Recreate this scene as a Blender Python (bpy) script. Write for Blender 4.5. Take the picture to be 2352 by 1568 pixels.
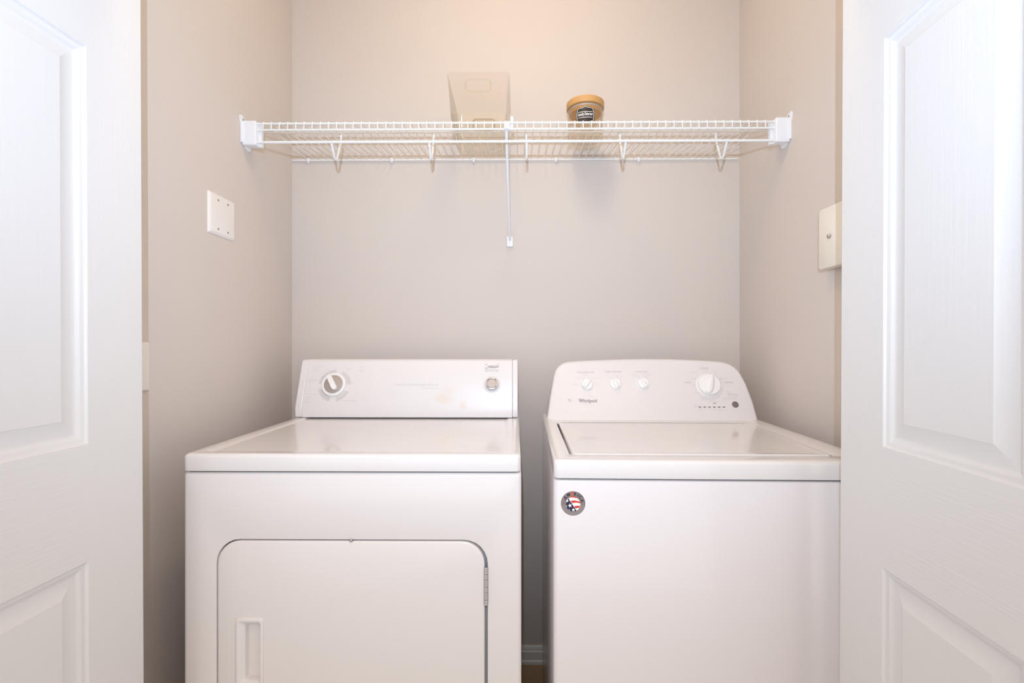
import bpy, math, random
from math import sin, cos, pi, radians
from mathutils import Vector, Matrix

for o in list(bpy.data.objects):
    bpy.data.objects.remove(o, do_unlink=True)
S = bpy.context.scene
COL = S.collection
random.seed(4)

# ------------------------------------------------------------------ camera
CAM_Z = 1.215
cd = bpy.data.cameras.new('camera')
cam = bpy.data.objects.new('camera', cd)
COL.objects.link(cam)
cam.location = (0, 0, CAM_Z)
cam.rotation_euler = (pi / 2, 0, math.atan(10 / 1105))
cd.sensor_width = 36
cd.lens = 36 * 1105 / 2352
cd.shift_y = 11 / 2352
cd.clip_start = 0.02
S.camera = cam

# ------------------------------------------------------------------ light and exposure
S.view_settings.view_transform = 'Standard'
S.view_settings.look = 'None'
S.view_settings.gamma = 1
S.view_settings.use_curve_mapping = False
S.view_settings.exposure = 0.0
S.cycles.caustics_reflective = False
S.cycles.caustics_refractive = False

w = bpy.data.worlds.new('world')
S.world = w
w.use_nodes = True
bg = w.node_tree.nodes['Background']
bg.inputs[0].default_value = (1.0, 0.980, 0.945, 1)
bg.inputs[1].default_value = 1.27


def light(name, kind, loc, energy, color, rot=(0, 0, 0), **kw):
    d = bpy.data.lights.new(name, kind)
    d.energy = energy
    d.color = color
    for k, v in kw.items():
        setattr(d, k, v)
    o = bpy.data.objects.new(name, d)
    o.location = loc
    o.rotation_euler = rot
    COL.objects.link(o)
    return o


# warm lamp on the closet ceiling, added orange fill light high in the unseen hall, camera flash above the lens
light('closet_lamp', 'POINT', (0.0, 0.99, 2.66), 9.2, (1.0, 0.83, 0.60), shadow_soft_size=0.07)
light('hall_fill', 'AREA', (0.0, -0.35, 2.68), 10, (1.0, 0.52, 0.20), shape='RECTANGLE', size=1.5, size_y=1.1)
light('camera_flash', 'SPOT', (-0.015, -0.11, CAM_Z + 0.23), 71, (0.565, 0.755, 1.0), rot=(radians(90 + 29), 0, 0),
      shadow_soft_size=0.004, spot_size=radians(150), spot_blend=1.0)


# ------------------------------------------------------------------ materials
def mat(name, color, rough=0.5, metal=0.0, bump=None, spec=0.5, coat=0.0):
    m = bpy.data.materials.new(name)
    m.use_nodes = True
    nt = m.node_tree
    b = nt.nodes['Principled BSDF']
    b.inputs['Base Color'].default_value = (*color, 1)
    b.inputs['Roughness'].default_value = rough
    b.inputs['Metallic'].default_value = metal
    b.inputs['Specular IOR Level'].default_value = spec
    b.inputs['Coat Weight'].default_value = coat
    b.inputs['Coat Roughness'].default_value = 0.06
    if bump:
        scale, strength, dist, detail = bump
        tc = nt.nodes.new('ShaderNodeTexCoord')
        mp = nt.nodes.new('ShaderNodeMapping')
        mp.inputs['Scale'].default_value = scale
        nz = nt.nodes.new('ShaderNodeTexNoise')
        nz.inputs['Scale'].default_value = 1.0
        nz.inputs['Detail'].default_value = detail
        nz.inputs['Distortion'].default_value = 0.25
        bp = nt.nodes.new('ShaderNodeBump')
        bp.inputs['Strength'].default_value = strength
        bp.inputs['Distance'].default_value = dist
        nt.links.new(tc.outputs['Object'], mp.inputs['Vector'])
        nt.links.new(mp.outputs['Vector'], nz.inputs['Vector'])
        nt.links.new(nz.outputs['Fac'], bp.inputs['Height'])
        nt.links.new(bp.outputs['Normal'], b.inputs['Normal'])
    return m


def stained(name, base, stain, spots, rough):
    """enamel with soft-edged yellowed stains at fixed places (object space)"""
    m = mat(name, base, rough)
    nt = m.node_tree
    b = nt.nodes['Principled BSDF']
    tc = nt.nodes.new('ShaderNodeTexCoord')
    prev = None
    for (c, r, amt) in spots:
        mp = nt.nodes.new('ShaderNodeMapping')
        mp.vector_type = 'POINT'
        mp.inputs['Location'].default_value = (-c[0] / r[0], -c[1] / r[1], -c[2] / r[2])
        mp.inputs['Scale'].default_value = (1 / r[0], 1 / r[1], 1 / r[2])
        nz = nt.nodes.new('ShaderNodeTexNoise')
        nz.inputs['Scale'].default_value = 60
        ln = nt.nodes.new('ShaderNodeVectorMath')
        ln.operation = 'LENGTH'
        ad = nt.nodes.new('ShaderNodeMath')
        ad.operation = 'ADD'
        mr = nt.nodes.new('ShaderNodeMapRange')
        mr.inputs['From Min'].default_value = 1.7
        mr.inputs['From Max'].default_value = 0.9
        mr.inputs['To Min'].default_value = 0
        mr.inputs['To Max'].default_value = amt
        nt.links.new(tc.outputs['Object'], mp.inputs['Vector'])
        nt.links.new(tc.outputs['Object'], nz.inputs['Vector'])
        nt.links.new(mp.outputs['Vector'], ln.inputs[0])
        nt.links.new(ln.outputs['Value'], ad.inputs[0])
        nt.links.new(nz.outputs['Fac'], ad.inputs[1])
        nt.links.new(ad.outputs[0], mr.inputs['Value'])
        if prev is None:
            prev = mr.outputs[0]
        else:
            mx = nt.nodes.new('ShaderNodeMath')
            mx.operation = 'MAXIMUM'
            nt.links.new(prev, mx.inputs[0])
            nt.links.new(mr.outputs[0], mx.inputs[1])
            prev = mx.outputs[0]
    mix = nt.nodes.new('ShaderNodeMix')
    mix.data_type = 'RGBA'
    mix.inputs[6].default_value = (*base, 1)
    mix.inputs[7].default_value = (*stain, 1)
    nt.links.new(prev, mix.inputs[0])
    nt.links.new(mix.outputs[2], b.inputs['Base Color'])
    return m


def clear(name, tint):
    """thin clear wall: passes light with a faint tint, reflects by Fresnel"""
    m = bpy.data.materials.new(name)
    m.use_nodes = True
    nt = m.node_tree
    nt.nodes.remove(nt.nodes['Principled BSDF'])
    out = nt.nodes['Material Output']
    t = nt.nodes.new('ShaderNodeBsdfTransparent')
    t.inputs[0].default_value = (*tint, 1)
    g = nt.nodes.new('ShaderNodeBsdfGlossy')
    g.inputs['Roughness'].default_value = 0.025
    lw = nt.nodes.new('ShaderNodeLayerWeight')
    lw.inputs['Blend'].default_value = 0.5
    pw = nt.nodes.new('ShaderNodeMath')
    pw.operation = 'POWER'
    pw.inputs[1].default_value = 4.0
    f = nt.nodes.new('ShaderNodeMapRange')
    f.inputs['To Min'].default_value = 0.035
    f.inputs['To Max'].default_value = 0.8
    nt.links.new(lw.outputs['Facing'], pw.inputs[0])
    nt.links.new(pw.outputs[0], f.inputs['Value'])
    mx = nt.nodes.new('ShaderNodeMixShader')
    nt.links.new(f.outputs[0], mx.inputs[0])
    nt.links.new(t.outputs[0], mx.inputs[1])
    nt.links.new(g.outputs[0], mx.inputs[2])
    nt.links.new(mx.outputs[0], out.inputs[0])
    return m


M = {}
M['wall'] = mat('wall_paint', (0.685, 0.618, 0.570), 0.8, bump=((420, 420, 420), 0.12, 0.001, 2), spec=0.25)
M['ceiling'] = mat('ceiling_paint', (0.82, 0.81, 0.79), 0.9)
M['floor'] = mat('brown_floor', (0.34, 0.235, 0.145), 0.6, bump=((90, 90, 90), 0.3, 0.002, 4))
M['hall_floor'] = mat('pale_bounce_floor', (0.54, 0.53, 0.54), 0.9, bump=((160, 160, 160), 0.4, 0.004, 3))  # unseen hall floor, pale tone made up to bounce light onto the lower fronts
M['trim'] = mat('trim_paint', (0.82, 0.81, 0.80), 0.4)
M['stile'] = mat('door_paint_upright_grain', (0.755, 0.748, 0.750), 0.42, bump=((260, 260, 7), 0.22, 0.0012, 3))
M['rail'] = mat('door_paint_level_grain', (0.755, 0.748, 0.750), 0.42, bump=((9, 9, 260), 0.30, 0.0012, 3))
M['panel'] = mat('door_paint_panel_grain', (0.755, 0.748, 0.750), 0.42, bump=((150, 150, 5), 0.25, 0.0012, 3))
M['enamel'] = mat('white_enamel', (0.785, 0.745, 0.735), 0.22, coat=0.3)
M['enamel_washer'] = mat('cool_white_enamel', (0.785, 0.75, 0.76), 0.2, coat=0.3)
M['lidwhite'] = mat('lid_enamel', (0.79, 0.758, 0.745), 0.18, coat=0.5)
M['plastic'] = mat('white_plastic', (0.785, 0.755, 0.75), 0.3)
M['plastic_knob'] = mat('knob_plastic', (0.88, 0.87, 0.86), 0.35)
M['dark'] = mat('dark_gap', (0.05, 0.045, 0.04), 0.8)
M['gap'] = mat('grey_gap', (0.42, 0.43, 0.47), 0.6)
M['grey'] = mat('warm_grey_plastic', (0.42, 0.36, 0.32), 0.35)
M['greylight'] = mat('pale_warm_grey_plastic', (0.56, 0.48, 0.44), 0.35)
M['ring'] = mat('silvery_plastic', (0.62, 0.59, 0.58), 0.25, 0.35)
M['brown'] = mat('brown_grey_plastic', (0.20, 0.155, 0.15), 0.35)
M['ink'] = mat('grey_ink', (0.47, 0.43, 0.43), 0.6)
M['ink_light'] = mat('faded_ink', (0.66, 0.63, 0.63), 0.6)
M['ink_dark'] = mat('dark_ink', (0.06, 0.05, 0.05), 0.6)
M['arc'] = mat('pale_grey_print', (0.66, 0.62, 0.62), 0.5)
M['wire'] = mat('white_vinyl_wire', (0.88, 0.88, 0.87), 0.35)
M['wireplastic'] = mat('white_bracket_plastic', (0.86, 0.86, 0.88), 0.4)
M['chrome'] = mat('chrome', (0.75, 0.73, 0.72), 0.18, 1.0)
M['steel'] = mat('steel', (0.55, 0.52, 0.50), 0.3, 1.0)
M['wood'] = mat('bamboo', (0.66, 0.36, 0.13), 0.45, bump=((30, 30, 250), 0.1, 0.001, 3))
M['clear'] = clear('clear_plastic', (0.989, 0.981, 0.960))
M['glass'] = clear('clear_glass', (0.978, 0.958, 0.920))
M['seal'] = mat('silicone_seal', (0.60, 0.56, 0.58), 0.4)
M['black'] = mat('black_label', (0.035, 0.028, 0.025), 0.35)
M['white'] = mat('white_print', (0.9, 0.9, 0.9), 0.5)
M['cream'] = mat('cream_plastic', (0.84, 0.79, 0.70), 0.4)
M['plate'] = mat('wall_plate_plastic', (0.87, 0.83, 0.80), 0.35)
M['screw'] = mat('screw_grey', (0.35, 0.32, 0.31), 0.4, 0.6)
M['sticker_grey'] = mat('sticker_silver', (0.27, 0.22, 0.215), 0.35, 0.35)
M['navy'] = mat('navy_print', (0.022, 0.014, 0.05), 0.5)
M['red'] = mat('red_print', (0.68, 0.055, 0.03), 0.5)
M['orange'] = mat('orange_print', (0.50, 0.15, 0.07), 0.5)
M['scratch'] = mat('rusty_scratch', (0.62, 0.38, 0.32), 0.6)


# ------------------------------------------------------------------ mesh helpers
class MB:
    def __init__(s):
        s.v, s.f, s.m, s.flat = [], [], [], []

    def add(s, vs, fs, mi=0):
        n = len(s.v)
        s.v += [tuple(p) for p in vs]
        s.f += [tuple(i + n for i in f) for f in fs]
        s.m += [mi] * len(fs)

    def loft(s, loops, cap0=True, cap1=True, closed=True, mi=0, flip=False):
        n = len(loops[0])
        vs = [p for L in loops for p in L]
        fs = []
        for k in range(len(loops) - 1):
            for i in range(n if closed else n - 1):
                j = (i + 1) % n
                fs.append((k * n + i, k * n + j, (k + 1) * n + j, (k + 1) * n + i))
        if cap0:
            fs.append(tuple(range(n))[::-1])
        if cap1:
            fs.append(tuple((len(loops) - 1) * n + i for i in range(n)))
        if flip:
            fs = [f[::-1] for f in fs]
        s.add(vs, fs, mi)

    def box(s, x0, x1, y0, y1, z0, z1, mi=0):
        s.loft([[(x0, y0, z), (x1, y0, z), (x1, y1, z), (x0, y1, z)] for z in (z0, z1)], mi=mi)

    def rbox(s, x0, x1, y0, y1, z0, z1, r=0.004, rc=None, mi=0, n=4):
        """box with rounded edges (loft along z)"""
        rc = r if rc is None else rc
        k = 3
        lv = []
        for i in range(k + 1):
            a = pi / 2 * i / k
            lv.append((z0 + r * (1 - sin(a)), r * (1 - cos(a))))
        lv = [(z0 + r * (1 - cos(pi / 2 * i / k)), r * (1 - sin(pi / 2 * i / k))) for i in range(k + 1)]
        lv += [(z1 - r * (1 - cos(pi / 2 * i / k)), r * (1 - sin(pi / 2 * i / k))) for i in range(k, -1, -1)]
        L = [[(p[0], p[1], z) for p in rrect(x0 + d, x1 - d, y0 + d, y1 - d, max(rc - d, 0.0004), n)] for z, d in lv]
        s.loft(L, mi=mi)

    def tube(s, path, r, n=8, mi=0, cap=True):
        P = [Vector(p) for p in path]
        loops = []
        up = None
        for i, p in enumerate(P):
            if i == 0:
                t = P[1] - p
            elif i == len(P) - 1:
                t = p - P[i - 1]
            else:
                t = (P[i + 1] - p).normalized() + (p - P[i - 1]).normalized()
            t.normalize()
            if up is None:
                a = Vector((0, 0, 1)) if abs(t.z) < 0.9 else Vector((1, 0, 0))
                up = (a - t * a.dot(t)).normalized()
            else:
                up = (up - t * up.dot(t)).normalized()
            b = t.cross(up)
            loops.append([p + (up * cos(2 * pi * k / n) + b * sin(2 * pi * k / n)) * r for k in range(n)])
        s.loft(loops, cap, cap, mi=mi)

    def lathe(s, prof, fr, c=(0, 0), n=40, mi=0, cap0=False, cap1=True):
        """profile of (radius, height) pairs turned about the frame normal"""
        L = []
        for r, h in prof:
            L.append([fr(c[0] + r * cos(2 * pi * k / n), c[1] + r * sin(2 * pi * k / n), h) for k in range(n)])
        s.loft(L, cap0, cap1, mi=mi)

    def poly(s, pts, fr, off=0.0003, mi=0):
        s.add([fr(p[0], p[1], off) for p in pts], [tuple(range(len(pts)))], mi)

    def strip(s, a, b, fr, off=0.0003, mi=0, closed=False):
        n = len(a)
        vs = [fr(p[0], p[1], off) for p in a] + [fr(p[0], p[1], off) for p in b]
        fs = []
        for i in range(n if closed else n - 1):
            j = (i + 1) % n
            fs.append((i, j, n + j, n + i))
        s.add(vs, fs, mi)

    def text(s, txt, fr, c, width=None, height=None, off=0.0003, mi=0, shear=0.0, rot=0.0, align='c', bold=0.0):
        cu = bpy.data.curves.new('t', 'FONT')
        cu.body = txt
        cu.size = 1
        cu.shear = shear
        cu.offset = bold
        cu.resolution_u = 3
        ob = bpy.data.objects.new('t', cu)
        COL.objects.link(ob)
        dg = bpy.context.evaluated_depsgraph_get()
        dg.update()
        me = bpy.data.meshes.new_from_object(ob.evaluated_get(dg))
        xs = [v.co.x for v in me.vertices]
        ys = [v.co.y for v in me.vertices]
        x0, x1, y0, y1 = min(xs), max(xs), min(ys), max(ys)
        k = width / (x1 - x0) if width else height / (y1 - y0)
        ky = k
        if width and height:
            ky = height / (y1 - y0)
        mx = (x0 + x1) / 2 if align == 'c' else x0
        my = (y0 + y1) / 2
        vs = []
        for v in me.vertices:
            u, q = (v.co.x - mx) * k, (v.co.y - my) * ky
            u, q = u * cos(rot) - q * sin(rot), u * sin(rot) + q * cos(rot)
            vs.append(fr(c[0] + u, c[1] + q, off))
        s.add(vs, [tuple(p.vertices) for p in me.polygons], mi)
        bpy.data.objects.remove(ob, do_unlink=True)
        bpy.data.curves.remove(cu)
        bpy.data.meshes.remove(me)

    def dashes(s, fr, c, width, h=0.0016, off=0.0003, mi=0, align='c'):
        """print too small to read in the photograph: a row of short strokes"""
        x = c[0] - (width / 2 if align == 'c' else 0)
        end = x + width
        while x < end - 0.0004:
            q = min(random.uniform(0.0012, 0.003), end - x)
            s.poly([(x, c[1] - h / 2), (x + q, c[1] - h / 2), (x + q, c[1] + h / 2 * random.uniform(.6, 1)), (x, c[1] + h / 2 * random.uniform(.6, 1))], fr, off, mi)
            x += q + random.uniform(0.0007, 0.0012)

    def build_clusters(s, name, mats, parent, gap):
        """one object for every cluster of print that lies apart from the rest"""
        isl = {}
        par = list(range(len(s.v)))

        def find(i):
            while par[i] != i:
                par[i] = par[par[i]]
                i = par[i]
            return i
        for f in s.f:
            for i in f[1:]:
                par[find(i)] = find(f[0])
        for k, f in enumerate(s.f):
            isl.setdefault(find(f[0]), []).append(k)
        items = []
        for fs in isl.values():
            P = [s.v[i] for k in fs for i in s.f[k]]
            items.append((fs, [min(p[a] for p in P) for a in range(3)], [max(p[a] for p in P) for a in range(3)]))
        g = list(range(len(items)))

        def root(i):
            while g[i] != i:
                i = g[i]
            return i
        for i in range(len(items)):
            for j in range(i):
                d = sum(max(0, items[i][1][a] - items[j][2][a], items[j][1][a] - items[i][2][a]) ** 2 for a in range(3))
                if d < gap * gap:
                    g[root(i)] = root(j)
        out = {}
        for i, it in enumerate(items):
            out.setdefault(root(i), []).extend(it[0])
        for fs in out.values():
            n = MB()
            for k in fs:
                n.add([s.v[i] for i in s.f[k]], [tuple(range(len(s.f[k])))], s.m[k])
            n.build(name, mats, parent, smooth=0)

    def build(s, name, mats, parent=None, smooth=35, bevel=None):
        me = bpy.data.meshes.new(name)
        me.from_pydata(s.v, [], s.f)
        if not isinstance(mats, (list, tuple)):
            mats = [mats]
        for m in mats:
            me.materials.append(m)
        for p, mi in zip(me.polygons, s.m):
            p.material_index = mi
        if smooth:
            for p in me.polygons:
                p.use_smooth = True
            me.set_sharp_from_angle(angle=radians(smooth))
        me.update()
        o = bpy.data.objects.new(name, me)
        COL.objects.link(o)
        if parent:
            o.parent = parent
        if bevel:
            b = o.modifiers.new('bevel', 'BEVEL')
            b.width = bevel
            b.segments = 3
            b.limit_method = 'ANGLE'
            b.angle_limit = radians(30)
            b.harden_normals = False
        return o


def rrect(x0, x1, y0, y1, r, n=6):
    """counter-clockwise rounded rectangle"""
    P = []
    for cx, cy, a0 in ((x1 - r, y1 - r, 0), (x0 + r, y1 - r, 90), (x0 + r, y0 + r, 180), (x1 - r, y0 + r, 270)):
        for i in range(n + 1):
            a = radians(a0 + 90 * i / n)
            P.append((cx + r * cos(a), cy + r * sin(a)))
    return P


def frame(o, eu, ev):
    o, eu, ev = Vector(o), Vector(eu).normalized(), Vector(ev).normalized()
    en = eu.cross(ev)
    return lambda u, v, h=0.0: o + eu * u + ev * v + en * h


def empty(name, loc, label, cat, rz=0, group=None):
    o = bpy.data.objects.new(name, None)
    o.empty_display_size = 0.05
    o.location = loc
    o.rotation_euler = (0, 0, rz)
    COL.objects.link(o)
    o['label'] = label
    o['category'] = cat
    if group:
        o['group'] = group
    return o


def struct(o, label=None):
    o['kind'] = 'structure'
    if label:
        o['label'] = label
    return o


# ------------------------------------------------------------------ the room
XL, XR, YB, YF = -0.866, 0.855, 1.850, 0.92
CEIL = 2.74
b = MB(); b.box(XL - .1, XR + .1, YB, YB + .1, 0, CEIL); struct(b.build('wall_back', M['wall'], smooth=0))
b = MB(); b.box(XL - .1, XL, YF, YB, 0, CEIL); struct(b.build('wall_left', M['wall'], smooth=0))
b = MB(); b.box(XR, XR + .1, YF, YB, 0, CEIL); struct(b.build('wall_right', M['wall'], smooth=0))
b = MB()
b.box(-2.4, -0.80, YF - .11, YF, 0, CEIL)
b.box(0.79, 2.4, YF - .11, YF, 0, CEIL)
b.box(-0.80, 0.79, YF - .11, YF, 2.10, CEIL)
struct(b.build('wall_front', M['wall'], smooth=0))
b = MB(); b.box(-2.4, 2.4, YF - .06, YB + .1, -.05, 0); struct(b.build('floor', M['floor'], smooth=0))
b = MB(); b.box(-2.4, 2.4, -2.2, YF - .06, -.05, 0); struct(b.build('floor', M['hall_floor'], smooth=0))
b = MB(); b.box(-2.4, 2.4, -1.6, YB + .1, CEIL, CEIL + .05); struct(b.build('ceiling', M['ceiling'], smooth=0))
# baseboard profile extruded along the back wall
prof = [(YB, 0), (YB - .014, 0), (YB - .014, .012), (YB - .011, .016), (YB - .011, .047), (YB - .008, .050), (YB - .008, .058), (YB - .004, .066), (YB, .067)]
b = MB(); b.loft([[(x, y, z) for y, z in prof] for x in (XL, XR)]); struct(b.build('baseboard_back', M['trim']))


# ------------------------------------------------------------------ panelled closet doors
def door(name, far, ang, side, label, tilt):
    """leaf: s runs from the far stile towards the viewer, face towards the middle of the doorway"""
    W, H, T = 0.49, 2.02, 0.034
    e = bpy.data.objects.new(name, None)
    e.location = (far[0], far[1], 0.012)
    COL.objects.link(e)
    struct(e, label)
    d = Vector((sin(ang), cos(ang), 0))          # pointing away from the viewer
    eu = -d
    ev = Vector((tilt, 0, 1))
    n_in = Vector((-d.y, d.x, 0)) if side == 'R' else Vector((d.y, -d.x, 0))
    O = Vector((-tilt * 1.2, 0, 0))

    def fr(s, z, h=0.0):
        return O + eu * s + ev * z + n_in * h
    flip = (eu.cross(ev).dot(n_in) < 0)
    st = 0.120
    pz = [(0.20, 0.825), (1.031, 1.731), (1.83, 1.95)]
    xs = [0, st, W - st, W]
    zs = [0] + [q for p in pz for q in p] + [H]
    fm = MB()

    def quad(pts, mi):
        f = [fr(*p) for p in pts]
        fm.add(f, [(0, 1, 2, 3)] if not flip else [(3, 2, 1, 0)], mi)
    k = 0.0025
    for a, c in ((0, st), (W - st, W)):
        a2, c2 = (a + k if a == 0 else a), (c - k if c == W else c)
        quad([(a2, k, 0), (c2, k, 0), (c2, H - k, 0), (a2, H - k, 0)], 0)
    for i in range(0, len(zs) - 1, 2):
        z0, z1 = zs[i], zs[i + 1]
        quad([(st, max(z0, k), 0), (W - st, max(z0, k), 0), (W - st, min(z1, H - k), 0), (st, min(z1, H - k), 0)], 1)
    L = [[(k, k, 0), (W - k, k, 0), (W - k, H - k, 0), (k, H - k, 0)],
         [(k * .3, k * .3, -k * .3), (W - k * .3, k * .3, -k * .3), (W - k * .3, H - k * .3, -k * .3), (k * .3, H - k * .3, -k * .3)],
         [(0, 0, -k), (W, 0, -k), (W, H, -k), (0, H, -k)],
         [(0, 0, -T), (W, 0, -T), (W, H, -T), (0, H, -T)]]
    fm.loft([[fr(*p) for p in l] for l in L], False, True, flip=not flip)
    fm.build('door_frame', [M['stile'], M['rail']], e, smooth=25)
    # panels: cove sticking, bead, sloped margin, raised field
    pr = [(0, 0), (.0018, -.0010), (.0035, -.0034), (.006, -.0041), (.0085, -.0047), (.0115, -.0066), (.0145, -.0086), (.018, -.0095), (.0215, -.0095), (.044, -.0036), (.046, -.0026), (.048, -.0026)]
    for z0, z1 in pz:
        pm = MB()
        L = []
        for ins, h in pr:
            ins *= 1.0
            L.append([fr(st + ins, z0 + ins, h), fr(W - st - ins, z0 + ins, h), fr(W - st - ins, z1 - ins, h), fr(st + ins, z1 - ins, h)])
        pm.loft(L, False, True, flip=flip)
        pm.build('door_panel', M['panel'], e, smooth=20)
    return e


door('door_1', (-0.7506, 0.96), math.atan2(0.0307, 0.9995), 'L', 'white panelled door folded open at the left side of the closet', -0.0045)
door('door_2', (0.6366, 0.95), math.atan2(0.0713, 0.9975), 'R', 'white panelled door folded open at the right side of the closet', 0.0043)


# ------------------------------------------------------------------ clothes dryer
def build_dryer():
    t = empty('clothes_dryer', (-0.3605, 1.045, 0), 'white dryer with front door and one grey dial, left of the two appliances', 'dryer')
    X = 0.3605                                  # world x -> local x: + X
    hw = 0.3715
    # body with the door recess in its front
    rx0, rx1, rz0, rz1 = -0.6575 + X, -0.0630 + X, 0.335, 0.7915

    def F(pts, y):
        return [(p[0], y, p[1]) for p in pts]
    b = MB()
    zb, zt = 0.02, 0.9385
    L = [F(rrect(-hw, hw, zb, zt, .006), .70)]
    for i in range(5):
        a = pi / 2 * i / 4
        L.append(F(rrect(-hw + .010 * (1 - cos(a)), hw - .010 * (1 - cos(a)), zb + .008 * (1 - cos(a)), zt - .008 * (1 - cos(a)), .006), .014 - .010 * sin(a)))
    L.append(F(rrect(rx0 - .004, rx1 + .004, rz0 - .004, rz1 + .004, .056), .004))
    L.append(F(rrect(rx0 - .001, rx1 + .001, rz0 - .001, rz1 + .001, .053), .005))
    L.append(F(rrect(rx0, rx1, rz0, rz1, .052), .008))
    L.append(F(rrect(rx0, rx1, rz0, rz1, .052), .020))
    b.loft(L, cap0=True, cap1=False, flip=False)
    b.build('body', M['enamel'], t)
    b = MB()
    b.loft([F(rrect(rx0, rx1, rz0, rz1, .052), .020)], False, True)
    b.build('door_recess', M['gap'], t)
    for sx in (-1, 1):
        for y in (.05, .65):
            b = MB()
            b.lathe([(.02, 0), (.02, .02)], frame((sx * .31, y, 0), (1, 0, 0), (0, 1, 0)), cap0=True)
            b.build('foot', M['dark'], t)
    # loading door
    dx0, dx1, dz0, dz1 = rx0 + .0022, rx1 - .0062, rz0 + .003, rz1 - .0024
    hx0, hx1, hz0, hz1 = -0.6149 + X, -0.5527 + X, 0.456, 0.622
    b = MB()
    L = [F(rrect(dx0, dx1, dz0, dz1, .050), .018)]
    for i in range(5):
        a = pi / 2 * i / 4
        L.append(F(rrect(dx0 + .004 * (1 - cos(a)), dx1 - .004 * (1 - cos(a)), dz0 + .004 * (1 - cos(a)), dz1 - .004 * (1 - cos(a)), .050 - .004 * (1 - cos(a))), .007 - .004 * sin(a)))
    L.append(F(rrect(hx0, hx1, hz0, hz1, .008), .003))
    L.append(F(rrect(hx0, hx1, hz0, hz1, .008), .006))
    b.loft(L, True, False)
    d = b.build('door', M['enamel'], t)
    ix0, ix1, iz0, iz1 = -0.5948 + X, -0.5622 + X, 0.484, 0.606
    b = MB()
    L = [F(rrect(hx0, hx1, hz0, hz1, .008), .0035)]
    L.append(F(rrect(hx0 + .0008, hx1 - .0008, hz0 + .0008, hz1 - .0008, .008), .0005))
    L.append(F(rrect(hx0 + .004, hx1 - .004, hz0 + .004, hz1 - .004, .008), -.0015))
    L.append(F(rrect(ix0 - .012, ix1 + .004, iz0 - .006, iz1 + .008, .005), -.0012))
    L.append(F(rrect(ix0 - .003, ix1 + .0015, iz0 - .002, iz1 + .002, .006), .0035))
    L.append(F(rrect(ix0, ix1, iz0, iz1, .005), .006))
    L.append(F(rrect(ix0 + .0005, ix1 - .001, iz0 + .001, iz1 - .001, .006), .022))
    L.append(F(rrect(ix0 + .004, ix1 - .010, iz0 + .012, iz1 - .008, .008), .034))
    b.loft(L, False, True)
    b.build('handle', M['plastic'], d)
    # hinge knuckles in the right-hand gap
    b = MB()
    hx = -0.0663 + X
    z = .651
    for i in range(3):
        for hh in (.011, .015):
            b.lathe([(.0032, 0), (.0038, .0006), (.0038, hh - .0006), (.0032, hh)], frame((hx, .0035, z), (1, 0, 0), (0, 1, 0)), n=14, cap0=True)
            z += hh + .0008
    b.build('hinge', M['chrome'], t)
    b = MB()
    b.lathe([(.0035, -.004), (.0035, 0), (.002, .0015)], frame((-0.3615 + X, .0025, .7903), (1, 0, 0), (0, 0, 1)), n=14)
    b.build('door_catch', M['steel'], t)
    # dark filler standing in for shade in the gap between body and lid, then the lid with its raised rim
    b = MB()
    b.box(-hw + .012, hw - .012, .012, .69, .93, .948)
    b.build('seam_shade_fill', M['dark'], t)
    zt = .9797

    def G(x0, x1, y0, y1, r, z):
        return [(p[0], p[1], z) for p in rrect(x0, x1, y0, y1, r)]
    b = MB()
    L = []
    lw = .3705
    zb = .9415
    L.append(G(-lw + .006, lw - .006, .006, .70, .010, zb))
    for i in range(4):
        a = pi / 2 * i / 3
        L.append(G(-lw + .003 * (1 - sin(a)), lw - .003 * (1 - sin(a)), .003 * (1 - sin(a)), .70, .012, zb + .003 * (1 - cos(a))))
    for i in range(6):
        a = pi / 2 * i / 5
        q = .008 * (1 - cos(a))
        L.append(G(-lw + q, lw - q, q, .70 - q, .012, zt - .008 + .008 * sin(a)))
    L.append(G(-lw + .034, lw - .034, .020, .60, .014, zt))
    L.append(G(-lw + .038, lw - .038, .024, .598, .012, zt - .0012))
    L.append(G(-lw + .042, lw - .042, .032, .594, .010, zt - .0030))
    L.append(G(-lw + .048, lw - .048, .045, .588, .006, zt - .0032))
    b.loft(L)
    lid = b.build('lid', M['lidwhite'], t, smooth=50)
    # rusty scratches on the lid
    b = MB()
    fz = frame((0, 0, zt - .0031), (1, 0, 0), (0, 1, 0))
    random.seed(11)
    for (x, y, l, a) in ((-.046, .230, .008, .2), (-.030, .242, .010, 1.2), (-.018, .222, .006, -.4), (-.052, .205, .012, .5), (-.012, .250, .006, .1), (.004, .237, .008, -.6), (-.035, .200, .006, .8), (.045, .170, .006, .3), (.055, .130, .009, .2), (.03, .15, .007, 2)):
        c, s_ = cos(a), sin(a)
        pts = [(x - l * c / 2 + .0010 * s_, y - l * s_ / 2 - .0010 * c), (x + l * c / 2, y + l * s_ / 2), (x - l * c / 2 - .0010 * s_, y - l * s_ / 2 + .0010 * c)]
        b.poly(pts, fz, .0003)
    b.build_clusters('scratch', [M['scratch']], lid, .004)
    # control console
    prof = [(.5320, .9812), (.530, 1.0107), (.585, 1.1647), (.592, 1.1700), (.690, 1.1700), (.70, .9812)]
    M['console'] = stained('console_plastic', (0.785, 0.755, 0.75), (0.76, 0.67, 0.55),
                           [((.119, .541, 1.0425), (.034, .05, .020), .55), ((.185, .533, 1.019), (.014, .05, .016), .6), ((.135, .545, 1.065), (.022, .05, .018), .35)], 0.32)
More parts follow.
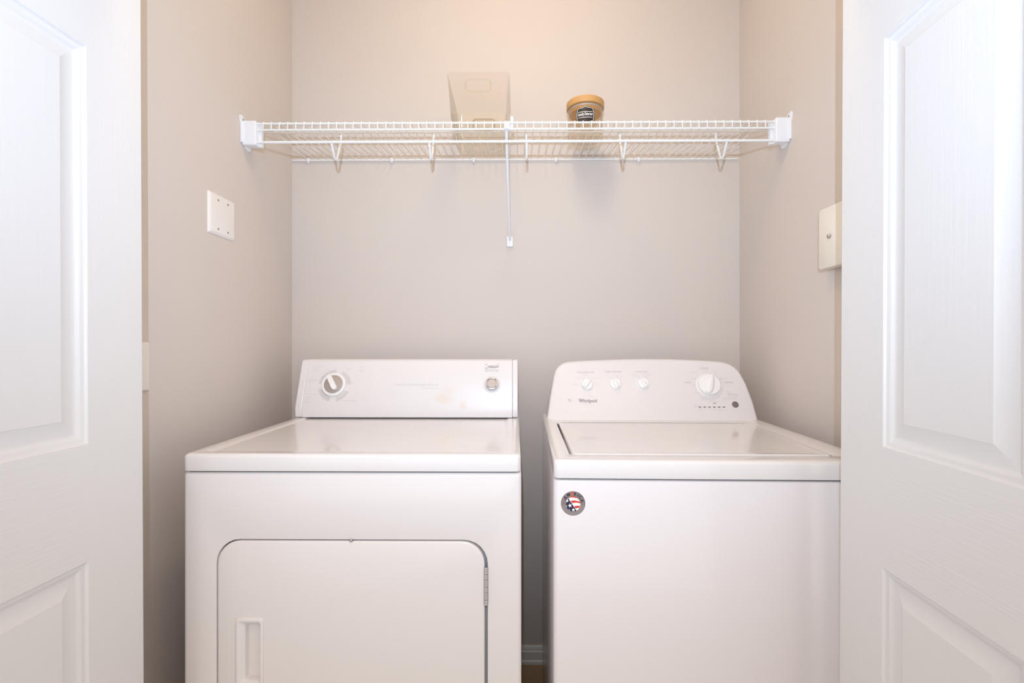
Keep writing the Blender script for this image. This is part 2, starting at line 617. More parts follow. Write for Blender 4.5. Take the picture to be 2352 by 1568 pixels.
    for nm, x0, x1, k in (('end_cap', -.3695, -.3446, 1), ('control_panel', -.3446, .3466, 0), ('end_cap', .3466, .3660, 1)):
        b = MB()
        b.loft([[(x, y, z) for y, z in prof] for x in (x0, x1)])
        b.build(nm, M['console' if not k else 'plastic'], t, smooth=30, bevel=.006 if k else .0005)
    fr = frame((0, .530, 1.0107), (1, 0, 0), (0, .3363, .9418))
    O_ = .0004
    # pale arcs around the dial
    b = MB()
    c = (-.6071 + X, .0772)
    for a0, a1 in ((90, 172), (5, 66), (196, 257), (-77, -22)):
        A = [radians(a0 + (a1 - a0) * i / 14) for i in range(15)]
        b.strip([(c[0] + .055 * cos(a), c[1] + .055 * sin(a)) for a in A], [(c[0] + .040 * cos(a), c[1] + .040 * sin(a)) for a in A], fr, O_)
        for q in (.2, .45, .7):
            a = radians(a0 + (a1 - a0) * q)
            b.poly([(c[0] + .047 * cos(a) + .001 * cos(k * pi / 3), c[1] + .047 * sin(a) + .001 * sin(k * pi / 3)) for k in range(6)], fr, O_ * 1.6, 1)
    b.build('dial_markings', [M['arc'], M['ink']], t, smooth=0)
    # legends
    b = MB()
    random.seed(5)
    for (px, v, wd, al) in ((-.688, .143, .034, 'l'), (-.688, .134, .022, 'l'), (-.688, .126, .016, 'l'), (-.697, .098, .034, 'l'), (-.697, .093, .026, 'l'), (-.700, .037, .024, 'l'), (-.700, .029, .014, 'l'), (-.700, .021, .020, 'l'), (-.533, .142, .022, 'l'), (-.530, .133, .018, 'l'), (-.532, .126, .020, 'l'), (-.574, .026, .048, 'l'),
                            (-.655, .108, .010, 'l'), (-.612, .138, .010, 'c'), (-.627, .132, .006, 'c'), (-.565, .134, .014, 'c'), (-.548, .086, .010, 'c'), (-.660, .064, .008, 'c'), (-.668, .048, .010, 'c'), (-.556, .067, .008, 'c')):
        b.dashes(fr, (px + X, v), wd, .0020, O_, 1, al)
    b.build_clusters('printed_legend', [M['ink_light'], M['ink_light']], t, .007)
    b = MB()
    b.text('heavy duty extra large capacity', fr, (-.3326 + X, .0804), width=.146, off=O_, mi=0)
    b.dashes(fr, (-.287 + X, .0690), .060, .0022, O_, 1)
    b.build_clusters('slogan', [M['ink_light'], M['ink_light']], t, .012)
    b = MB()
    b.text('PUSH TO START', fr, (-.0805 + X, .0370), width=.036, off=O_, mi=0)
    b.build('button_legend', [M['ink_light'], M['ink_light']], t, smooth=0)
    # maker's emblem: swoosh over capitals
    b = MB()
    lc = (-.0822 + X, .1440)
    N = 24
    E1 = [(lc[0] + .004 + .0205 * cos(a), lc[1] + .0010 + .0066 * sin(a) + .004 * 0) for a in [2 * pi * i / N for i in range(N)]]
    E2 = [(lc[0] + .007 + .0140 * cos(a), lc[1] + .0018 + .0030 * sin(a)) for a in [2 * pi * i / N for i in range(N)]]
    half1 = [E1[i % N] for i in range(N // 2 - 1, N + 1)]
    half2 = [E2[i % N] for i in range(N // 2 - 1, N + 1)]
    b.strip(half1, half2, fr, O_)
    b.strip(E2, [(lc[0] + .009 + .0095 * cos(a), lc[1] + .0024 + .0012 * sin(a)) for a in [2 * pi * i / N for i in range(N)]], fr, O_ * 1.3, closed=True)
    b.poly([(lc[0] - .0235, lc[1] + .0090), (lc[0] - .0235, lc[1] + .0050), (lc[0] - .013, lc[1] + .0090)], fr, O_)
    b.poly([(lc[0] + .0235, lc[1] + .0090), (lc[0] + .013, lc[1] + .0090), (lc[0] + .0235, lc[1] + .0060)], fr, O_)
    b.poly([(lc[0] - .0235, lc[1] - .0075), (lc[0] - .010, lc[1] - .0075), (lc[0] - .0235, lc[1] - .0030)], fr, O_)
    b.text('ESTATE', fr, (lc[0], .1298), width=.044, height=.0075, off=O_)
    b.build('logo', M['ink'], t, smooth=0)
    # dial: white collar, grey disc, white pointer
    kc = (-.6083 + X, .0800)
    b = MB()
    b.lathe([(.0405, 0), (.0405, .006), (.0385, .010), (.0340, .011), (.0315, .0095)], fr, kc, cap1=True)
    kn = b.build('dial', M['plastic_knob'], t)
    b = MB()
    b.lathe([(.0305, .008), (.0305, .0115), (.0290, .0125)], fr, kc)
    b.build('dial_face', M['grey'], kn)
    b = MB()
    ang = radians(120)
    ux, uy = cos(ang), sin(ang)
    pts = []
    wd = .0085
    for i in range(9):
        a = ang + pi / 2 + pi * i / 8
        pts.append((kc[0] - ux * .0145 + wd * cos(a), kc[1] - uy * .0145 + wd * sin(a)))
    pts += [(kc[0] + ux * .033 + wd * sin(ang) * .9, kc[1] + uy * .033 - wd * cos(ang) * .9), (kc[0] + ux * .033 - wd * sin(ang) * .9, kc[1] + uy * .033 + wd * cos(ang) * .9)]
    b.loft([[fr(p[0], p[1], .010) for p in pts], [fr(p[0], p[1], .023) for p in pts],
            [fr(kc[0] + (p[0] - kc[0]) * .9 , kc[1] + (p[1] - kc[1]) * .9, .0245) for p in pts]])
    b.build('pointer', M['plastic_knob'], kn)
    # push button with chrome ring
    bc = (-.0812 + X, .0814)
    b = MB()
    b.lathe([(.0212, .0005), (.0212, .0140), (.0205, .0150), (.0190, .0160), (.0160, .0160), (.0154, .0135)], fr, bc, cap1=True)
    bt = b.build('push_button', M['ring'], t)
    b = MB()
    b.lathe([(.0290, 0), (.0285, .0006), (.0270, .0010), (.0225, .0006)], fr, bc)
    b.build('button_bezel', M['plastic'], bt)
    b = MB()
    b.lathe([(.0148, .0120), (.0148, .0150), (.0140, .0158)], fr, bc)
    b.build('button_face', M['greylight'], bt)
    b = MB()
    for a0 in (45, 135, 225, 315):
        A = [radians(a0 - 14 + 28 * i / 5) for i in range(6)]
        b.strip([(bc[0] + .0182 * cos(a), bc[1] + .0182 * sin(a)) for a in A], [(bc[0] + .0166 * cos(a), bc[1] + .0166 * sin(a)) for a in A], fr, .0163)
    b.build('button_slots', M['ink_dark'], bt, smooth=0)
    return t


build_dryer()


# ------------------------------------------------------------------ washing machine
def build_washer():
    RZ = radians(-1.0)
    t = empty('washing_machine', (0.0800, 1.030, 0), 'white top-loading washer with arched console of white knobs, right of the dryer', 'washing machine', RZ)
    W, D = .695, .655

    def zs(y):                                   # seam rises towards the back
        return .931 + .042 * max(0, y) / D

    def ztop(y):
        q = min(1, max(0, (y - .25) / .40))
        return .9722 + .009 * q * q
    b = MB()
    L = [[(p[0], p[1], .02) for p in rrect(0, W, .002, D, .014)],
         [(p[0], p[1], zs(p[1]) - .0075) for p in rrect(0, W, .002, D, .014)],
         [(p[0], p[1], zs(p[1]) - .0045) for p in rrect(.001, W - .001, .003, D, .014)],
         [(p[0], p[1], zs(p[1]) - .0030) for p in rrect(.004, W - .004, .006, D - .004, .012)]]
    b.loft(L)
    b.build('body', M['enamel_washer'], t)
    b = MB()
    b.loft([[(p[0], p[1], zs(p[1]) + dz) for p in rrect(.008, W - .008, .010, D - .01, .01)] for dz in (-.008, .004)])
    b.build('seam_shade_fill', M['dark'], t)  # dark filler, colours in the shade of the gap below the top cover
    for x in (.06, W - .06):
        for y in (.06, .6):
            b = MB()
            b.lathe([(.02, 0), (.02, .02)], frame((x, y, 0), (1, 0, 0), (0, 1, 0)), cap0=True)
            b.build('foot', M['dark'], t)
    # top cover with the lid opening
    ox0, ox1, oy0, oy1 = .0385, .6240, .052, .505

    def sk(x, y):                                # the lid widens a little towards the hinge
        return x + (.060 * (y - oy0) if x > .3 else 0)
    b = MB()
    L = []
    for i in range(4):
        a = pi / 2 * i / 3
        q = .003 * (1 - sin(a))
        L.append([(p[0], p[1], zs(p[1]) + .0005 + .003 * (1 - cos(a))) for p in rrect(q, W - q, q, D, .012)])
    for i in range(6):
        a = pi / 2 * i / 5
        q = .009 * (1 - cos(a))
        h = .009 * sin(a)
        L.append([(p[0], p[1], max(zs(p[1]) + .004, ztop(p[1]) - .009 + h)) for p in rrect(q, W - q, q, D - q, .012)])
    L.append([(sk(p[0], p[1]), p[1], .9722) for p in rrect(ox0 - .002, ox1 + .002, oy0 - .002, oy1, .013)])
    L.append([(sk(p[0], p[1]), p[1], .9712) for p in rrect(ox0, ox1, oy0, oy1, .012)])
    L.append([(sk(p[0], p[1]), p[1], .955) for p in rrect(ox0, ox1, oy0, oy1, .012)])
    b.loft(L)
    b.build('top_cover', M['lidwhite'], t, smooth=40)
    b = MB()
    lx0, lx1, ly0, ly1 = ox0 + .0055, ox1 - .003, oy0 + .003, oy1 - .001
    L = []
    for q, z in ((0, .957), (0, .9695), (.0006, .9715), (.002, .9732), (.005, .9738), (.010, .9734), (.016, .9722), (.030, .9718)):
        L.append([(sk(p[0], p[1]), p[1], z) for p in rrect(lx0 + q, lx1 - q, ly0 + q, ly1, max(.012 - q, .002))])
    b.loft(L)
    b.build('lid', M['lidwhite'], t, smooth=50)
    # console: arched outline on a plane that leans back
    p0 = Vector((0, .5421, .9722))
    ev = Vector((0, .4064, .9137))
    fr = frame(p0, (1, 0, 0), ev)
    dx = -.0800 - .0095
    out = [(0.0991, -0.004), (0.1099, 0.0679), (0.1195, .1210), (0.1252, 0.1526), (0.1324, 0.1750), (0.1400, .1870), (0.1493, 0.1955), (.1600, .2025), (0.1737, 0.2068), (.2000, .2093), (0.2307, 0.2113), (0.2923, 0.2141), (0.3808, 0.2169), (0.4450, 0.2178), (0.5377, 0.2166), (0.6074, 0.2140), (0.6635, 0.2108), (.6900, .2085), (0.7098, 0.2050), (.7260, .1990), (0.7392, 0.1895), (.7480, .1800), (0.7560, 0.1645), (0.7680, 0.126), (0.7780, 0.0675), (0.7835, -0.004)]
    out = [(x + dx, v) for x, v in out][::-1]
    cx, cv = .352, .095

    def inset(q):
        r = []
        n = len(out)
        for i, (x, v) in enumerate(out):
            a = Vector(out[max(i - 1, 0)])
            c = Vector(out[min(i + 1, n - 1)])
            d_ = (c - a).normalized()
            nn = Vector((-d_.y, d_.x))
            if i in (0, n - 1):
                nn = Vector((nn.x, 0)).normalized()
            r.append((x + nn.x * q, v + nn.y * q))
        return r
    b = MB()
    back = Vector((0, 1, 0))
    L = []
    base = inset(0)
    L.append([Vector((fr(x, v).x, .645, fr(x, v).z)) for x, v in base])
    L.append([fr(x, v) + Vector((0, .010, 0)) for x, v in base])
    for i in range(5):
        a = pi / 2 * i / 4
        q = .009 * (1 - cos(a))
        pts = inset(q)
        L.append([fr(x, v) + Vector((0, .009 * (1 - sin(a)), 0)) for x, v in pts])
    b.loft(L, flip=False)
    b.build('console', M['plastic'], t, smooth=40)
    fr0 = fr

    def fr(u, v, h=0.0):
        return fr0(u, v, h)

    def k2l(x):
        return x + dx
    # knobs
    def knob(c, r, ang, hgt, name='knob'):
        b = MB()
        b.lathe([(r * 1.06, 0), (r * 1.06, .001), (r, .0015), (r * .97, hgt * .55), (r * .90, hgt * .68), (r * .6, hgt * .72)], fr, c, n=40)
        k = b.build(name, M['plastic_knob'], t)
        b = MB()
        ux, uy = cos(ang), sin(ang)
        L = []
        for h, wmul, lmul in ((hgt * .45, 1.0, 1.0), (hgt * .95, .62, .97), (hgt * 1.08, .40, .90), (hgt * 1.12, .15, .80)):
            P = []
            for i in range(16):
                a = 2 * pi * i / 16
                s_ = cos(a)
                w_ = sin(a) * (.50 - .16 * s_)
                P.append(fr(c[0] + r * (ux * s_ * lmul * .98 - uy * w_ * wmul), c[1] + r * (uy * s_ * lmul * .98 + ux * w_ * wmul), h))
            L.append(P)
        b.loft(L)
        b.build('grip', M['plastic_knob'], k)
        return k
    knob((k2l(.2360), .1230), .0190, radians(48), .017)
    knob((k2l(.3299), .1262), .0190, radians(115), .017)
    knob((k2l(.4237), .1278), .0190, radians(115), .017)
    knob((k2l(.6407), .1233), .0375, radians(70), .022, 'cycle_dial')
    b = MB()
    c = (k2l(.7173), .0565)
    b.lathe([(.0106, 0), (.0106, .0012), (.0094, .0018)], fr, c, n=28)
    b.build('start_button', M['brown'], t)
    b = MB()
    for i in range(6):
        x = k2l(.6013 + (.6792 - .6013) * i / 5)
        b.poly([(x - .0042, .0464), (x + .0042, .0464), (x + .0042, .0488), (x - .0042, .0488)], fr, .0004)
    b.build('status_lights', M['ink_dark'], t, smooth=0)
    # legends
    b = MB()
    o_ = .0004
    b.text('WASH TEMPERATURE', fr, (k2l(.2336), .1692), width=.058, off=o_)
    b.text('FABRIC SOFTENER', fr, (k2l(.3277), .1708), width=.055, off=o_)
    b.text('WATER LEVEL', fr, (k2l(.4224), .1709), width=.041, off=o_)
    b.text('Normal', fr, (k2l(.6365), .1845), width=.0255, off=o_)
    b.text('Casual', fr, (k2l(.5737), .1341), width=.0235, off=o_)
    b.text('Delicate', fr, (k2l(.7085), .1342), width=.0275, off=o_)
    b.text('Start / Stop', fr, (k2l(.7150), .0904), width=.0310, off=o_)
    b.text('Big', fr, (k2l(.1765), .0705), width=.0100, off=o_)
    random.seed(8)
    for (x, v, wd, al) in ((.2336, .163, .026, 'c'), (.2336, .156, .011, 'c'), (.202, .147, .014, 'l'), (.258, .148, .018, 'l'), (.186, .126, .027, 'l'), (.264, .127, .014, 'l'),
                           (.304, .156, .006, 'l'), (.337, .156, .008, 'l'), (.390, .162, .014, 'l'), (.388, .156, .020, 'l'), (.425, .162, .032, 'l'), (.436, .156, .013, 'l'),
                           (.6365, .176, .020, 'c'), (.583, .168, .028, 'l'), (.667, .168, .010, 'l'), (.588, .147, .018, 'l'), (.680, .147, .028, 'l'), (.577, .122, .024, 'l'), (.697, .122, .018, 'l'),
                           (.588, .097, .022, 'l'), (.696, .101, .016, 'l'), (.696, .096, .020, 'l'), (.610, .079, .020, 'l'), (.611, .074, .019, 'l'), (.680, .079, .020, 'l'), (.684, .074, .018, 'l'), (.650, .067, .035, 'c'),
                           (.7150, .0830, .034, 'c'), (.7150, .0785, .026, 'c'), (.7150, .0740, .018, 'c'), (.590, .0545, .014, 'c'), (.590, .0490, .014, 'c'),
                           (.602, .0415, .013, 'c'), (.602, .0375, .006, 'c'), (.617, .0415, .009, 'c'), (.633, .0415, .011, 'c'), (.648, .0415, .010, 'c'), (.648, .0375, .008, 'c'), (.664, .0415, .010, 'c'), (.664, .0375, .017, 'c'), (.681, .0375, .014, 'c'), (.1765, .0650, .022, 'c'), (.2130, .0745, .015, 'c')):
        b.dashes(fr, (k2l(x), v), wd, .0019, o_, 1, al)
    # ring around the cycle dial, broken at the top left
    c = (k2l(.6407), .1215)
    for a0, a1, R_ in ((-215, 35, .0475),):
        A = [radians(a0 + (a1 - a0) * i / 60) for i in range(61)]
        b.strip([(c[0] + R_ * cos(a), c[1] + R_ * sin(a)) for a in A], [(c[0] + (R_ - .0007) * cos(a), c[1] + (R_ - .0007) * sin(a)) for a in A], fr, o_, 1)
    for a in (55, 92, 128, 150, 172, 205, 235, 268, 300, 330, 8, 30):
        q = radians(a)
        p = (c[0] + .0495 * cos(q), c[1] + .0495 * sin(q))
        b.poly([(p[0] + .0011 * cos(k * pi / 3), p[1] + .0011 * sin(k * pi / 3)) for k in range(6)], fr, o_, 1)
    for kx, kv in ((.2360, .123), (.3299, .1262), (.4237, .1278)):
        for a in (48, 115, 70):
            q = radians(a)
            p = (k2l(kx) + .0262 * cos(q), kv + .0262 * sin(q))
            b.poly([(p[0] + .0010 * cos(k * pi / 3), p[1] + .0010 * sin(k * pi / 3)) for k in range(6)], fr, o_, 0)
    b.poly([(k2l(.644), .0590), (k2l(.649), .0615), (k2l(.655), .0620), (k2l(.655), .0600), (k2l(.649), .0598)], fr, o_, 2)
    b.build_clusters('printed_legend', [M['ink'], M['ink_light'], M['ink_dark']], t, .0065)
    # maker's name with its swirl
    b = MB()
    b.text('Whirlpool', fr, (k2l(.2367), .0665), width=.0600, height=.0150, off=o_, mi=0)
    A = [i / 20 for i in range(21)]
    up = [(k2l(.2370) + .026 * cos(radians(200 + 250 * s_)) * .9, .0700 + .0155 * sin(radians(200 + 250 * s_))) for s_ in A]
    b.strip([(x + .0004, y + .0004 * s_) for (x, y), s_ in zip(up, A)], [(x - .0004, y - .0005) for (x, y) in up], fr, o_, 1)
    b.build('logo', [M['ink_dark'], M['ink_light']], t, smooth=0)
    # round sticker on the front
    R_ = .0262
    fs = frame((.0414, .0019, .8789), (1, 0, 0), (0, 0, 1))

    def S2(x, y):
        return ((x - 795) / 470 * R_, -(y - 800) / 470 * R_)

    def arc(c, r, a0, a1, n):
        return [(c[0] + r * cos(radians(a0 + (a1 - a0) * i / n)), c[1] + r * sin(radians(a0 + (a1 - a0) * i / n))) for i in range(n + 1)]
    b = MB()
    b.lathe([(R_ * 1.05, 0), (R_ * 1.05, .0002), (R_ * 1.0, .0003)], fs, (0, 0), n=64, mi=1)
    b.poly(arc((0, 0), R_, 0, 357, 119), fs, .0004, 0)
    for rr in (.70, .78, .86, .93):
        A = arc((0, 0), R_ * rr, 190, 350, 40)
        B_ = arc((0, 0), R_ * (rr - .015), 190, 350, 40)
        b.strip(A, B_, fs, .0005, 6)
    ic = S2(795, 832)
    ir = .590 * R_
    b.poly(arc(ic, ir, 0, 357, 119), fs, .0005, 1)
    # orange-red patch behind the missing letter and the top stripe
    b.poly([S2(*p) for p in ((672, 378), (820, 360), (822, 405), (690, 402))], fs, .0005, 3)
    b.poly([S2(*p) for p in ((688, 432), (820, 425), (822, 495), (715, 505))], fs, .0005, 4)
    b.poly([S2(*p) for p in ((640, 572), (700, 540), (800, 528), (900, 548), (995, 605), (930, 596), (800, 572), (700, 572))], fs, .0006, 3)
    # blue field below the diagonal
    a_s = math.degrees(math.atan2(S2(600, 595)[1] - ic[1], S2(600, 595)[0] - ic[0]))
    a_e = math.degrees(math.atan2(S2(918, 1060)[1] - ic[1], S2(918, 1060)[0] - ic[0]))
    b.poly(arc(ic, ir, a_s, a_e + 360, 40), fs, .0007, 2)
    b.poly([S2(*p) for p in ((700, 708), (760, 690), (840, 680), (950, 700), (1080, 735), (1068, 795), (950, 770), (850, 770), (752, 792))], fs, .0007, 3)
    b.poly([S2(*p) for p in ((828, 915), (920, 885), (1060, 888), (1035, 965), (980, 972), (885, 992))], fs, .0007, 3)

    def star(c, r, rot, n=5, clip=None):
        P = []
        for i in range(2 * n):
            rr = r if i % 2 == 0 else r * .45
            a = radians(rot + i * 180 / n)
            P.append(S2(c[0] + rr * cos(a), c[1] + rr * sin(a)))
        b.poly(P, fs, .0009, 1)
    star((676, 880), 84, -100)
    star((806, 1045), 74, -90)
    b.poly([S2(*p) for p in ((532, 720), (590, 622), (600, 690), (628, 720), (565, 735), (540, 775))], fs, .0009, 1)
    b.poly([S2(*p) for p in ((525, 850), (545, 870), (540, 900), (575, 925), (548, 945))], fs, .0009, 1)
    b.poly([S2(*p) for p in ((630, 1050), (650, 1015), (672, 1058))], fs, .0009, 1)
    for ch, x, y, a in (('A', 500, 582, 42), ('M', 618, 470, 24), ('R', 880, 447, -10), ('I', 985, 487, -27), ('C', 1070, 555, -42), ('A', 1142, 692, -62)):
        b.text(ch, fs, S2(x, y), height=.0068, off=.0009, mi=2, rot=radians(a), bold=.025)
    b.build('sticker', [M['sticker_grey'], M['white'], M['navy'], M['red'], M['orange'], M['ink_dark'], M['ink']], t, smooth=0)
    return t


build_washer()


# ------------------------------------------------------------------ wire shelf
def build_shelf():
    t = empty('wire_shelf', (0, 1.69, 1.92), 'white wire shelf with hanging rod and diagonal brace across the back wall', 'shelf')
    o = Vector((0, 1.69, 1.92))

    def l(p):
        return Vector(p) - o
    x0, x1 = -.845, .832

    def rod(name, pts, r, n=10, m='wire'):
        b = MB()
        b.tube([l(p) for p in pts], r, n)
        return b.build(name, M[m], t)
    rod('lip_rod', [(x0, 1.520, 1.9212), (x1, 1.520, 1.9212)], .0031)
    rod('lip_rod', [(x0, 1.520, 1.9012), (x1, 1.520, 1.9012)], .0031)
    rod('hanging_rod', [(x0, 1.518, 1.8612), (x1, 1.518, 1.8612)], .0040)
    rod('support_rod', [(XL + .004, 1.588, 1.9215), (XR - .004, 1.588, 1.9215)], .0026)
    rod('back_rod', [(XL + .004, 1.842, 1.9295), (XR - .012, 1.842, 1.9295)], .0030)
    b = MB()
    n = 62
    for i in range(n):
        x = -.8020 + (.7815 + .8020) * i / (n - 1)
        b.tube([l(p) for p in ((x, 1.8435, 1.9315), (x, 1.600, 1.9275), (x, 1.5225, 1.9258), (x, 1.5175, 1.9245), (x, 1.5155, 1.9205), (x, 1.5155, 1.8990))], .00155, 6)
    b.build('cross_wires', M['wire'], t)
    for x in (-.5866, -.2760, .0330, .3450, .6630):
        pts = [(x, 1.520, 1.8655), (x, 1.5215, 1.8580), (x, 1.546, 1.8250), (x, 1.5520, 1.8215), (x, 1.5580, 1.8205), (x, 1.5640, 1.8235), (x, 1.5690, 1.8300), (x, 1.5990, 1.8900), (x, 1.6030, 1.9000), (x, 1.6040, 1.9100), (x, 1.6040, 1.9250)]
        rod('rod_hook', pts, .0036)
    for x in (-.7990, -.4773, -.1633, .1514, .4668):
        b = MB()
        b.rbox(x - .0045, x + .0045, 1.8360, 1.8500, 1.9235, 1.9360, .002)
        b.lathe([(.0045, 0), (.0040, .004), (.0020, .007)], frame((x, 1.840, 1.925), (1, 0, 0), (0, -1, 0)), n=12)
        b.v = [tuple(l(p)) for p in b.v]
        b.build('wall_clip', M['wireplastic'], t)
    # diagonal brace with its foot and its clip on the lip
    br = rod('brace', [(-.0316, 1.5255, 1.8985), (-.0316, 1.5290, 1.8950), (-.0250, 1.842, 1.618)], .0050, 12, 'wireplastic')
    b = MB()
    b.rbox(-.0385, -.0155, 1.5255, 1.533, 1.8990, 1.9180, .0015)
    b.rbox(-.0190, -.0095, 1.5300, 1.5360, 1.9000, 1.9460, .0012)
    b.rbox(-.0385, -.0255, 1.512, 1.533, 1.8995, 1.9235, .0012)
    b.v = [tuple(l(p)) for p in b.v]
    b.build('brace_clip', M['wireplastic'], t)
    b = MB()
    b.rbox(-.0375, -.0125, 1.8375, 1.8500, 1.5950, 1.6360, .004)
    b.v = [tuple(l(p)) for p in b.v]
    ft = b.build('brace_foot', M['wireplastic'], t)
    b = MB()
    b.lathe([(.0034, 0), (.0030, .0012), (.001, .0016)], frame(l((-.025, 1.8375, 1.606)), (1, 0, 0), (0, 0, 1)), n=14)
    b.build('screw', M['plate'], ft)
    # end brackets screwed to the side walls
    for sx, xw in ((1, XL), (-1, XR)):
        b = MB()

        def bx(a, c, y0, y1, z0, z1, r):
            p, q = xw + sx * a, xw + sx * c
            b.rbox(min(p, q), max(p, q), y0, y1, z0, z1, r)
        dz = 0.0 if sx > 0 else .0035
        bx(.0005, .0445, 1.5080, 1.5400, 1.8500 + dz, 1.9270 + dz, .0035)
        bx(.0400, .0540, 1.5260, 1.5400, 1.8500 + dz, 1.9230 + dz, .0012)
        bx(.0000, .0060, 1.5000, 1.5620, 1.8560 + dz, 1.9200 + dz, .0015)
        # wall plate: slanted ear above with a screw hole, tongue below
        ear = [(1.500, 1.915), (1.496, 1.932), (1.497, 1.939), (1.503, 1.941), (1.520, 1.935), (1.556, 1.921), (1.560, 1.910)]
        b.loft([[(xw + sx * h, y, z + dz) for y, z in ear] for h in (0, .005)], flip=(sx < 0))
        tongue = [(1.512, 1.858), (1.530, 1.845), (1.546, 1.842), (1.552, 1.848), (1.550, 1.860)]
        b.loft([[(xw + sx * h, y, z + dz) for y, z in tongue] for h in (0, .007)], flip=(sx > 0))
        b.v = [tuple(l(p)) for p in b.v]
        k = b.build('end_bracket', M['wireplastic'], t)
        b = MB()
        b.lathe([(.0036, 0), (.0030, .0012), (.001, .0016)], frame(l((xw + sx * .005, 1.510, 1.929 + dz)), (0, sx, 0), (0, 0, 1)), n=12)
        b.build('screw', M['screw'], k)
    return t


build_shelf()


# ------------------------------------------------------------------ clear bin on the shelf
def build_bin():
    base = (-.1225, 1.677, 1.9325)
    t = empty('storage_bin', base, 'clear square plastic bin with cut handles standing on the wire shelf', 'bin')
    H = .158

    def loop(f, q, z):
        hx = .0885 + (.1000 - .0885) * f - q
        y0, y1 = -.122 - .018 * f + q, .123 + .012 * f - q
        r = max(.010 + .008 * f, .006) - q * .5
        return [(p[0], p[1], z) for p in rrect(-hx, hx, y0, y1, r, 6)]
    b = MB()
    L = [loop(0, .004, 0), loop(0, .001, .0012), loop(.02, 0, .004)]
    L += [loop(f, 0, H * f) for f in (.25, .5, .75, .96)]
    L += [loop(1.02, -.0016, H * .965), loop(1.03, -.0016, H * .995), loop(1, .0004, H), loop(1, .0020, H * .992)]
    L += [loop(f, .0024, H * f) for f in (.75, .5, .25)] + [loop(.03, .0024, .006), loop(0, .006, .0030)]
    b.loft(L)
    b.build('tub', M['clear'], t)
    for y, sg in ((-.1365, -1), (.1325, 1)):
        b = MB()
        pts = [(p[0], y, p[1]) for p in rrect(-.0405, .0405, .099, .137, .013, 5)]
        pts.append(pts[0])
        pts.append(pts[1])
        b.tube(pts, .0022, 8, cap=False)
        b.build('handle', M['clear'], t)
    return t


build_bin()


# ------------------------------------------------------------------ jar on the shelf
def build_jar():
    t = empty('glass_jar', (.2405, 1.682, 1.9325), 'round glass jar with bamboo lid and black label standing on the wire shelf', 'jar')
    fz = frame((0, 0, 0), (1, 0, 0), (0, 1, 0))
    R_ = .0605
    b = MB()
    b.lathe([(.050, .0005), (.056, .0008), (R_, .006), (R_, .050), (R_, .1060), (R_ - .0028, .1060), (R_ - .0028, .008), (.050, .0045)], fz, n=64, cap0=True)
    g = b.build('jar_body', M['glass'], t)
    b = MB()
    b.lathe([(.0555, .0880), (.0560, .0890), (.0560, .1055), (.0610, .1062), (.0640, .1070), (.0650, .1085), (.0650, .1265), (.0635, .1282), (.060, .1285)], fz, n=64, cap0=True)
    ld = b.build('lid', M['wood'], t)
    b = MB()
    b.lathe([(.0562, .0980), (.0576, .0980), (.0576, .1040), (.0562, .1040)], fz, n=64, cap1=False)
    b.build('seal', M['seal'], ld)
    # paper label wrapped on the front
    a_mid = radians(-98)

    def fc(u, v, h=0.0):
        a = a_mid + u / R_
        return Vector(((R_ + h) * cos(a), (R_ + h) * sin(a), v + .062))

    def outline(k, n=96):
        """plaque with rounded corners, a small crest top and bottom and nicks beside it"""
        P = []
        for i in range(n):
            a = 2 * pi * i / n
            c, s_ = cos(a), sin(a)
            e = 6
            r = (abs(c) ** e + abs(s_) ** e) ** (-1 / e)
            u, v = .0305 * c * r, .0265 * s_ * r
            crest = .0028 * math.exp(-(u / .0085) ** 2) - .0012 * math.exp(-((abs(u) - .015) / .004) ** 2)
            side = .0020 * math.exp(-(v / .008) ** 2) - .0010 * math.exp(-((abs(v) - .0135) / .004) ** 2)
            if abs(s_ * r) > .8:
                v += crest * (1 if v > 0 else -1)
            if abs(c * r) > .8:
                u += side * (1 if u > 0 else -1)
            P.append((u * k, v * k))
        return P

    def grid_fill(b, P, off, mi):
        rings = [[(p[0] * k, p[1] * k) for p in P] for k in (1, .8, .6, .4, .2, .02)]
        for i in range(len(rings) - 1):
            b.strip(rings[i], rings[i + 1], fc, off, mi, closed=True)
    b = MB()
    grid_fill(b, outline(1.0), .0004, 0)
    b.strip(outline(.93), outline(.885), fc, .0007, 1, closed=True)
    for v, th in ((.0105, .0008), (-.0085, .0008)):
        xs = [-.0235 + .047 * i / 12 for i in range(13)]
        b.strip([(x, v + th) for x in xs], [(x, v - th) for x in xs], fc, .0007, 1)
    b.text('Laundry Detergent', fc, (0, .0012), width=.0500, height=.0135, off=.0008, mi=1, shear=.25, bold=.02)
    b.build('label', [M['black'], M['white']], g, smooth=0)
    return t


build_jar()


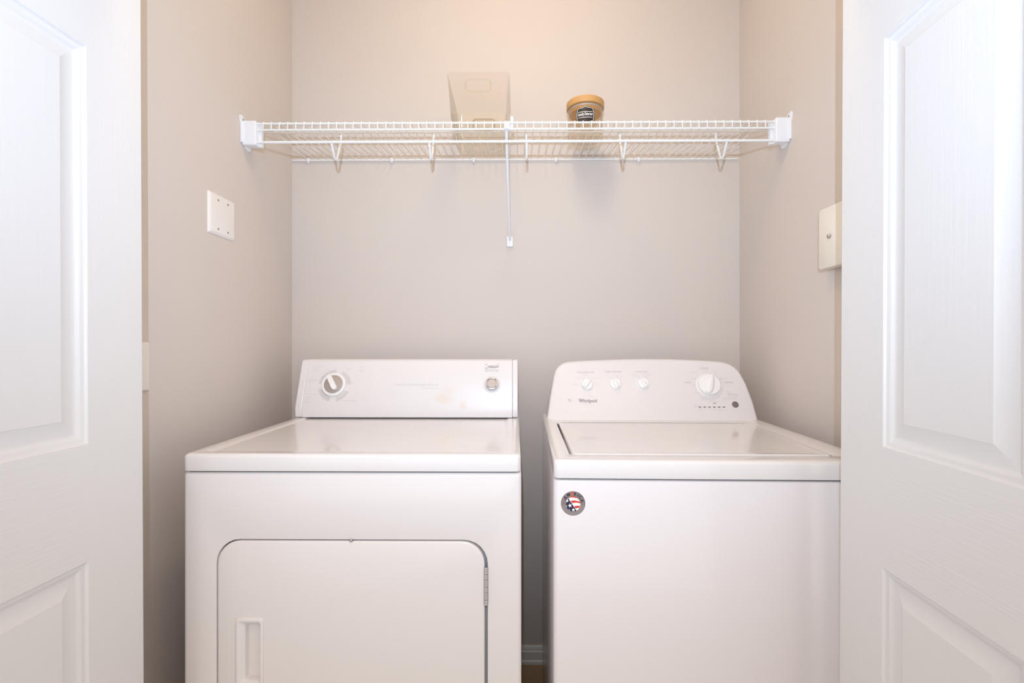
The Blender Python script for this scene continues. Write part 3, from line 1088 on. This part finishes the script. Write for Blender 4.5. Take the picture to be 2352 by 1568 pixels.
# ------------------------------------------------------------------ plates and box on the walls
def build_plates():
    # blank two-gang cover on the left wall
    e = empty('blank_cover_plate', (XL, 1.403, 1.5945), 'square white blank cover plate with four screws on the left wall', 'wall plate')
    fw = frame((0, 0, 0), (0, 1, 0), (0, 0, 1))
    b = MB()
    hy, hz = .0632, .0592
    L = []
    for q, h in ((0, 0), (0, .0015), (.0015, .0030), (.0065, .0062), (.0085, .0066)):
        L.append([tuple(fw(p[0], p[1], h)) for p in rrect(-hy + q, hy - q, -hz + q, hz - q, .003)])
    b.loft(L)
    pl = b.build('plate', M['plate'], e)
    for y in (-.0235, .0235):
        for z in (-.0415, .0415):
            b = MB()
            b.lathe([(.0032, .0060), (.0030, .0074), (.0016, .0078)], fw, (y, z), n=14)
            b.build('screw', M['screw'], pl)
    # single plate, mostly hidden by the left door
    e = empty('outlet_cover_plate', (XL, 1.087, 1.1675), 'narrow white wall plate peeking out behind the left door edge', 'wall plate')
    b = MB()
    L = []
    for q, h in ((0, 0), (0, .0015), (.0012, .0040), (.0035, .0060), (.0050, .0064)):
        L.append([tuple(fw(p[0], p[1], h)) for p in rrect(-.0355 + q, .0355 - q, -.0575 + q, .0575 - q, .003)])
    b.loft(L)
    pl = b.build('plate', M['plate'], e)
    b = MB()
    b.lathe([(.0030, .0060), (.0028, .0072)], fw, (0, 0), n=14)
    b.build('screw', M['screw'], pl)
    # cream box standing off the right wall
    e = empty('junction_box', (XR, 1.250, 1.5015), 'cream box with a hex screw on the right wall beside the right door', 'utility box')
    fw2 = frame((0, 0, 0), (0, -1, 0), (0, 0, 1))
    b = MB()
    L = []
    hy, hz = .0620, .0800
    for q, h in ((.006, 0), (.006, .012), (0, .0125), (0, .0330), (.0008, .0355), (.0030, .0370)):
        L.append([tuple(fw2(p[0], p[1], h)) for p in rrect(-hy + q, hy - q, -hz + q, hz - q, .007)])
    b.loft(L)
    bx = b.build('cover', M['cream'], e)
    b = MB()
    L = [[tuple(fw2(-.0135 + .0058 * cos(k * pi / 3), .001 + .0058 * sin(k * pi / 3), h)) for k in range(6)] for h in (.036, .041)]
    L.append([tuple(fw2(-.0135 + .0045 * cos(k * pi / 3), .001 + .0045 * sin(k * pi / 3), .0425)) for k in range(6)])
    b.loft(L)
    b.build('hex_screw', M['steel'], bx, smooth=0)
    b = MB()
    b.box(-.030, -.012, -.0250, .0250, -hz + .0055, -hz + .0075)
    b.build('knockout_slot', M['dark'], bx, smooth=0)


build_plates()
